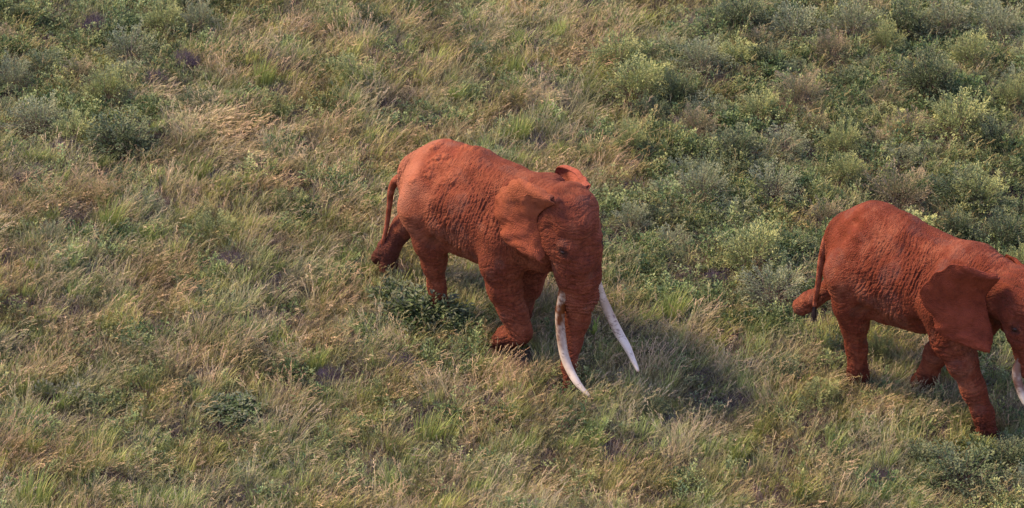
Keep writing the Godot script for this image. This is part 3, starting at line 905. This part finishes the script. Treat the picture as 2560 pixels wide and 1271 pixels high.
func build_shrubs() -> void:
	for r in shrub_rows():
		beds.append(Vector3(r[0], r[2] * (0.75 if r[4] < 4 or r[4] == 5 or r[4] == 7 else 0.5), r[1]))
	var kinds := [
		{"stems": 130, "low": 0.02, "cols": [Color(0.239, 0.285, 0.109), Color(0.186, 0.241, 0.095), Color(0.278, 0.310, 0.123)], "tip": Color(0.524, 0.527, 0.203), "tipmix": 0.56, "leaves": 39, "bare": 0.30, "fuzz": 0.085, "along": 0.9, "l": 0.074, "lw": 0.034, "stem": Color(0.202, 0.155, 0.103), "sw": 0.014},
		{"stems": 120, "low": 0.02, "cols": [Color(0.195, 0.229, 0.119), Color(0.229, 0.255, 0.148), Color(0.144, 0.183, 0.092)], "tip": Color(0.387, 0.409, 0.239), "tipmix": 0.49, "leaves": 36, "bare": 0.30, "fuzz": 0.09, "along": 0.9, "l": 0.066, "lw": 0.031, "stem": Color(0.200, 0.161, 0.126), "sw": 0.014},
		{"stems": 130, "low": 0.02, "cols": [Color(0.077, 0.114, 0.049), Color(0.105, 0.140, 0.065), Color(0.126, 0.153, 0.080)], "tip": Color(0.238, 0.267, 0.117), "tipmix": 0.35, "leaves": 39, "bare": 0.2, "fuzz": 0.09, "along": 0.8, "l": 0.078, "lw": 0.039, "stem": Color(0.111, 0.079, 0.065), "sw": 0.014},
		{"stems": 120, "low": 0.05, "cols": [Color(0.213, 0.208, 0.110), Color(0.263, 0.226, 0.135), Color(0.150, 0.172, 0.080)], "tip": Color(0.450, 0.334, 0.208), "tipmix": 0.63, "leaves": 36, "bare": 0.35, "fuzz": 0.08, "along": 1.3, "l": 0.066, "lw": 0.025, "stem": Color(0.200, 0.159, 0.110), "sw": 0.014},
		{"stems": 260, "low": 0.05, "cols": [Color(0.148, 0.112, 0.141), Color(0.181, 0.143, 0.159)], "tip": Color(0.227, 0.189, 0.216), "tipmix": 0.3, "leaves": 9, "bare": 0.25, "fuzz": 0.14, "along": 1.2, "l": 0.20, "lw": 0.010, "stem": Color(0.158, 0.124, 0.147), "sw": 0.016},
		{"stems": 120, "low": 0.02, "cols": [Color(0.069, 0.108, 0.037), Color(0.091, 0.129, 0.050), Color(0.058, 0.091, 0.037)], "tip": Color(0.195, 0.199, 0.156), "tipmix": 0.5, "leaves": 22, "bare": 0.2, "fuzz": 0.10, "along": 0.7, "l": 0.15, "lw": 0.075, "stem": Color(0.098, 0.100, 0.055), "sw": 0.014},
		{"stems": 46, "low": 0.45, "cols": [Color(0.193, 0.236, 0.090), Color(0.227, 0.260, 0.115)], "tip": Color(0.475, 0.449, 0.343), "tipmix": 1.0, "leaves": 44, "bare": 0.1, "fuzz": 0.035, "along": 2.2, "l": 0.12, "lw": 0.035, "stem": Color(0.181, 0.201, 0.090), "sw": 0.02},
		{"blades": true},
		{"stems": 4, "low": 0.5, "cols": [Color(0.181, 0.284, 0.076)], "tip": Color(0.452, 0.389, 0.090), "tipmix": 0.15, "leaves": 4, "bare": 0.75, "fuzz": 0.30, "along": 0.8, "l": 0.85, "lw": 0.75, "stem": Color(0.158, 0.178, 0.076), "sw": 0.05},
	]
	var models := []
	for k in kinds.size():
		var some := []
		for i in (1 if k == 8 else 3):
			var o: Dictionary = kinds[k]
			if o.has("blades"):
				some.append([tuft({"n": 190, "h0": 0.6, "h1": 1.6, "w": 0.036, "r": 0.45, "out": 0.38, "lean": 0.22, "droop": 0.22, "cols": [Color(0.29, 0.345, 0.095), Color(0.35, 0.385, 0.13), Color(0.22, 0.285, 0.085)], "heads": 0.0, "head": Color.WHITE})])
			else:
				o["h"] = 1.0
				o["seed"] = k * 10.0 + i * 3.3
				some.append(bush(o))
		models.append(some)
	var scrub := [[], []]
	for i in 1200:
		var x := rng.randf_range(-9.5, 10.5)
		var z := rng.randf_range(-11.5, 8.5)
		var r := rng.randf_range(0.20, 0.46)
		var ok := rng.randf() < pow(green_side(x, z), 1.3) * 0.8 + 0.025
		for b in beds:
			ok = ok and Vector2(x - b.x, z - b.z).length() > b.y + r * 0.5
		if ok:
			var tone := rng.randf_range(0.8, 1.2)
			scrub[0 if rng.randf() < 0.7 else 1].append([Transform3D(Basis(Vector3.UP, rng.randf() * TAU).scaled(Vector3(r, r * rng.randf_range(0.7, 1.1), r)), Vector3(x, land(x, z) - 0.02, z)), Color(tone, tone, tone)])
			beds.append(Vector3(x, r * 0.5, z))
	scatter("scrub", "soft grey-green scrub merging into one dense thicket", "scrub", [models[1][0][0], models[0][1][0], models[1][2][0], models[3][0][0]], scrub[0], M.leaf)
	scatter("dark_scrub", "darker green scrub filling the hollows of the thicket", "scrub", [models[2][0][0], models[2][1][0]], scrub[1], M.leaf)
	var called := ["green_shrub", "grey_shrub", "dark_shrub", "seeding_shrub", "dead_twigs", "leafy_herb", "flower_spikes", "grass_clump", "seedling"]
	var cat := ["shrub", "shrub", "shrub", "shrub", "dead twigs", "herb", "flower", "grass clump", "seedling"]
	var n := 0
	for r in shrub_rows():
		var k: int = r[4]
		var model: Array = models[k][n % (models[k] as Array).size()]
		n += 1
		var o := Node3D.new()
		o.name = called[k]
		add_child(o, true)
		o.position = Vector3(r[0], land(r[0], r[1]) - 0.01, r[1])
		o.rotation.y = rng.randf() * TAU if k != 7 else rng.randf_range(-0.5, 0.5)
		o.scale = Vector3(r[2], r[3], r[2])
		tag(o, r[5], cat[k], "shrubs in the meadow" if k < 4 else ("dead twig clumps in the meadow" if k == 4 else ("grass clumps in the meadow" if k == 7 else "")))
		obj("foliage" if k != 4 else "twigs", model[0], M.blade if k == 7 else M.leaf, o)
		if model.size() > 1:
			obj("branches", model[1], M.stem, o)
		if k == 8:
			var lv := PackedVector3Array()
			var lc := PackedColorArray()
			var li := PackedInt32Array()
			leaf(lv, lc, li, Vector3(0.35, 0.85, 0.25), Vector3(0.8, 0.25, 0.3).normalized(), Vector3(0.1, 0.8, 0.5).normalized(), 0.9, 0.75, Color(0.45, 0.36, 0.07))
			obj("yellow_leaf", mesh_of(lv, li, lc), M.leaf, o)

func shrub_rows() -> Array:   # x, z, half width, height, kind, label
	return [
		[-2.87, -7.11, 0.42, 0.59, 0, "pale-tipped green shrub at the top edge, left of the middle, above the dry meadow"],
		[-2.35, -7.32, 0.37, 0.49, 2, "dark green shrub just right of the pale-tipped shrub at the top edge"],
		[-6.25, -6.48, 0.51, 0.63, 1, "broad grey-green shrub with pale tips in the top left thicket"],
		[-5.75, -7.32, 0.41, 0.53, 0, "small light green shrub at the top edge left of centre, behind the grey-green one"],
		[-5.16, -7.36, 0.41, 0.53, 1, "loose grey-green shrub at the top edge with grass growing through it"],
		[-6.49, -4.90, 0.46, 0.61, 0, "pale yellowish shrub in the upper left, above the large dark shrub"],
		[-8.07, -5.62, 0.41, 0.58, 1, "grey-green shrub cut off by the left edge of the view, upper one"],
		[-7.55, -4.14, 0.58, 0.55, 1, "low spreading grey-green shrub near the left edge, beside flattened straw"],
		[-6.18, -3.28, 0.68, 0.63, 2, "large dark blue-green shrub in the upper left beside flattened grass"],
		[-6.98, -3.74, 0.48, 0.48, 0, "light green shrub touching the left side of the large dark shrub"],
		[-5.30, -5.87, 0.27, 0.30, 4, "violet-grey dead twiggy clump in the upper left, alone in the grass"],
		[-6.92, -7.45, 0.27, 0.27, 4, "violet-grey dead twiggy clump between the top left shrubs"],
		[-7.02, -3.20, 0.30, 0.26, 4, "violet-grey dead twigs below the large dark shrub in the upper left"],
		[-5.75, -5.40, 0.24, 0.20, 4, "small dark dead twig clump right of the pale yellowish shrub"],
		[-7.58, -2.08, 0.24, 0.20, 4, "faint violet dead twig clump at the left edge in rusty grass"],
		[1.72, -5.98, 0.51, 0.57, 0, "broad light green shrub at the top middle, right of the dry meadow"],
		[1.99, -4.76, 0.58, 0.77, 0, "tall rounded light green shrub with deep shade on its right, upper middle"],
		[2.63, -4.66, 0.41, 0.58, 2, "dark green shrub in the shade right of the tall rounded shrub"],
		[2.16, -4.03, 0.37, 0.45, 2, "dark green shrub below the tall rounded light shrub"],
		[3.05, -5.59, 0.48, 0.54, 1, "grey-green shrub between the upper middle and the right hand thicket"],
		[3.76, -7.08, 0.54, 0.60, 2, "dark shrub at the top edge of the right hand thicket, leftmost"],
		[4.67, -6.84, 0.58, 0.62, 1, "grey-green shrub at the top edge of the right hand thicket, second from left"],
		[5.59, -6.91, 0.51, 0.63, 1, "grey shrub at the top edge of the right hand thicket, third from left"],
		[6.46, -7.08, 0.54, 0.60, 2, "dark grey-green shrub at the top edge, third from the right corner"],
		[7.20, -7.28, 0.48, 0.54, 1, "grey-brown shrub at the top edge, second from the right corner"],
		[8.03, -6.95, 0.54, 0.66, 1, "grey-green shrub in the top right corner"],
		[6.11, -6.35, 0.34, 0.54, 0, "upright pale yellow shrub in the middle of the upper right thicket"],
		[5.21, -6.06, 0.41, 0.48, 3, "brownish seeding shrub above the middle of the right hand thicket"],
		[7.44, -5.81, 0.42, 0.59, 0, "pale yellow-green shrub below the top right corner"],
		[6.68, -4.83, 0.58, 0.70, 2, "dense dark green shrub at the middle of the upper right thicket"],
		[7.02, -3.51, 0.62, 0.74, 0, "large round bright shrub with deep shade below, right hand thicket"],
		[7.55, -3.08, 0.41, 0.48, 2, "dark green shrub in the shade right of the large round bright shrub"],
		[8.03, -4.48, 0.34, 0.54, 0, "light green shrub cut off by the right edge of the view"],
		[5.19, -3.07, 0.39, 0.56, 0, "yellow-green shrub leaning right in the middle of the right hand thicket"],
		[5.19, -2.12, 0.34, 0.54, 0, "upright yellow-green shrub right below the leaning yellow-green one"],
		[5.96, -1.55, 0.58, 0.70, 3, "big brownish-grey seeding shrub behind the rump of the smaller elephant"],
		[6.92, -1.63, 0.54, 0.53, 2, "dark green low shrub above the back of the smaller elephant"],
		[4.57, -4.49, 0.48, 0.54, 3, "pink-brown seeding shrub left of the dense dark one, right hand thicket"],
		[3.95, -4.16, 0.44, 0.45, 0, "low light green shrub left of the pink-brown seeding shrub"],
		[2.91, -3.54, 0.41, 0.48, 3, "pale brown seeding shrub below the dark shrubs of the upper middle"],
		[3.51, -2.80, 0.51, 0.50, 2, "dark low shrub in the centre left of the right hand thicket"],
		[4.28, -3.10, 0.44, 0.45, 1, "grey-green shrub left of the leaning yellow-green shrub"],
		[1.85, -2.88, 0.35, 0.56, 0, "narrow light green shrub right of and above the bull elephant's head"],
		[2.96, -1.49, 0.48, 0.54, 1, "grey-green shrub in the grass right of the bull elephant's head"],
		[4.02, -1.67, 0.48, 0.48, 1, "grey-green shrub left of the smaller elephant's rump, upper"],
		[4.78, -0.86, 0.41, 0.48, 3, "pale seeding shrub just behind the smaller elephant's tail"],
		[3.61, 0.59, 0.58, 0.70, 0, "light green shrub between the two elephants, upper of a pair"],
		[3.87, 1.46, 0.54, 0.60, 1, "grey-green shrub beside the lifted hind foot of the smaller elephant"],
		[3.11, 0.98, 0.27, 0.27, 4, "grey leafless twig clump between the two elephants"],
		[1.83, -0.55, 0.41, 0.48, 1, "grey-green shrub close to the bull elephant's forehead"],
		[2.42, 0.00, 0.37, 0.40, 1, "small grey-green shrub right of the bull elephant's trunk"],
		[7.22, -1.42, 0.51, 0.63, 0, "light green shrub above the shoulder of the smaller elephant, at right"],
		[7.49, -0.33, 0.48, 0.60, 2, "dark green shrub behind the neck of the smaller elephant"],
		[6.79, -0.69, 0.37, 0.45, 2, "dark shaded shrub touching the back of the smaller elephant"],
		[7.63, 0.38, 0.31, 0.43, 0, "light green shrub at the right edge behind the smaller elephant's head"],
		[-1.33, 1.99, 0.68, 0.45, 5, "leafy dark green herb with pale drooping leaves at the bull elephant's hind foot"],
		[-1.79, 1.41, 0.36, 0.30, 5, "leafy green herb between the hind feet of the bull elephant"],
		[-0.82, 2.32, 0.38, 0.27, 5, "leafy green herb between the hind foot and the lifted forefoot of the bull elephant"],
		[-2.43, 0.71, 0.24, 0.23, 5, "small leafy herb left of the bull elephant's hind feet"],
		[-3.98, 4.44, 0.48, 0.20, 5, "low dark green leafy herb in the lower left meadow"],
		[6.25, 6.46, 0.68, 0.54, 2, "wide dark green shrub in the bottom right corner below the smaller elephant"],
		[6.96, 5.97, 0.48, 0.42, 2, "dark green shrub at the right edge below the smaller elephant's forefoot"],
		[5.73, 5.90, 0.41, 0.32, 2, "low dark green shrub left of the widest one in the bottom right corner"],
		[2.00, 4.55, 0.29, 0.33, 2, "small dark green shrub below the tip of the bull elephant's far tusk"],
		[4.42, 4.33, 0.31, 0.43, 0, "small pale yellow shrub in front of the smaller elephant's hind foot"],
		[5.39, 3.09, 0.26, 0.47, 0, "small pale upright shrub between the legs of the smaller elephant"],
		[-6.71, 4.04, 0.21, 0.29, 6, "tuft of pale upright flower spikes in the lower left, left one of two"],
		[-6.23, 4.26, 0.25, 0.28, 6, "tuft of pale upright flower spikes in the lower left, right one of two"],
		[-5.58, -1.01, 0.29, 0.44, 1, "small grey-green shrub standing alone in the left meadow, upper"],
		[-6.97, 0.02, 0.27, 0.43, 1, "small grey-green shrub standing alone near the left edge"],
		[-6.10, -0.51, 0.29, 0.37, 7, "bright fresh green grass clump in the left meadow"],
		[-2.85, 3.22, 0.24, 0.35, 7, "bright fresh green grass clump left of the bull elephant's forefeet"],
		[-1.19, 5.17, 0.33, 0.41, 7, "bright yellow-green grass clump below the bull elephant"],
		[2.37, 1.96, 0.30, 0.41, 7, "bright green grass clump right of the bull elephant's far tusk"],
		[-6.62, 6.90, 0.42, 0.50, 7, "large spreading blue-green grass clump in the bottom left corner"],
		[-4.00, -5.18, 0.30, 0.44, 7, "tall green grass clump in the upper left meadow"],
		[-4.86, -2.31, 0.25, 0.31, 7, "bright green grass clump below the flattened grass at upper left"],
		[0.13, -3.42, 0.27, 0.38, 7, "yellow-green grass clump above the bull elephant's back"],
		[0.06, -5.74, 0.25, 0.36, 7, "tall yellow-green grass clump in the upper middle meadow"],
		[3.16, 5.61, 0.27, 0.35, 7, "green grass clump in the lower right between the elephants"],
		[-4.25, 0.43, 0.33, 0.25, 4, "grey dead twiggy clump left of the bull elephant"],
		[-2.61, 3.51, 0.27, 0.20, 4, "dark dead twiggy clump in the meadow below the bright grass clump"],
		[-1.63, 3.31, 0.30, 0.23, 4, "pinkish grey dead twiggy clump left of the bull elephant's lifted foot"],
		[1.24, 2.56, 0.10, 0.24, 8, "single broad leaved seedling with one yellow leaf beside the bull elephant's trunk"],
		[5.13, 6.40, 0.17, 0.22, 4, "pale bleached twigs in the grass at the bottom right"],
	]
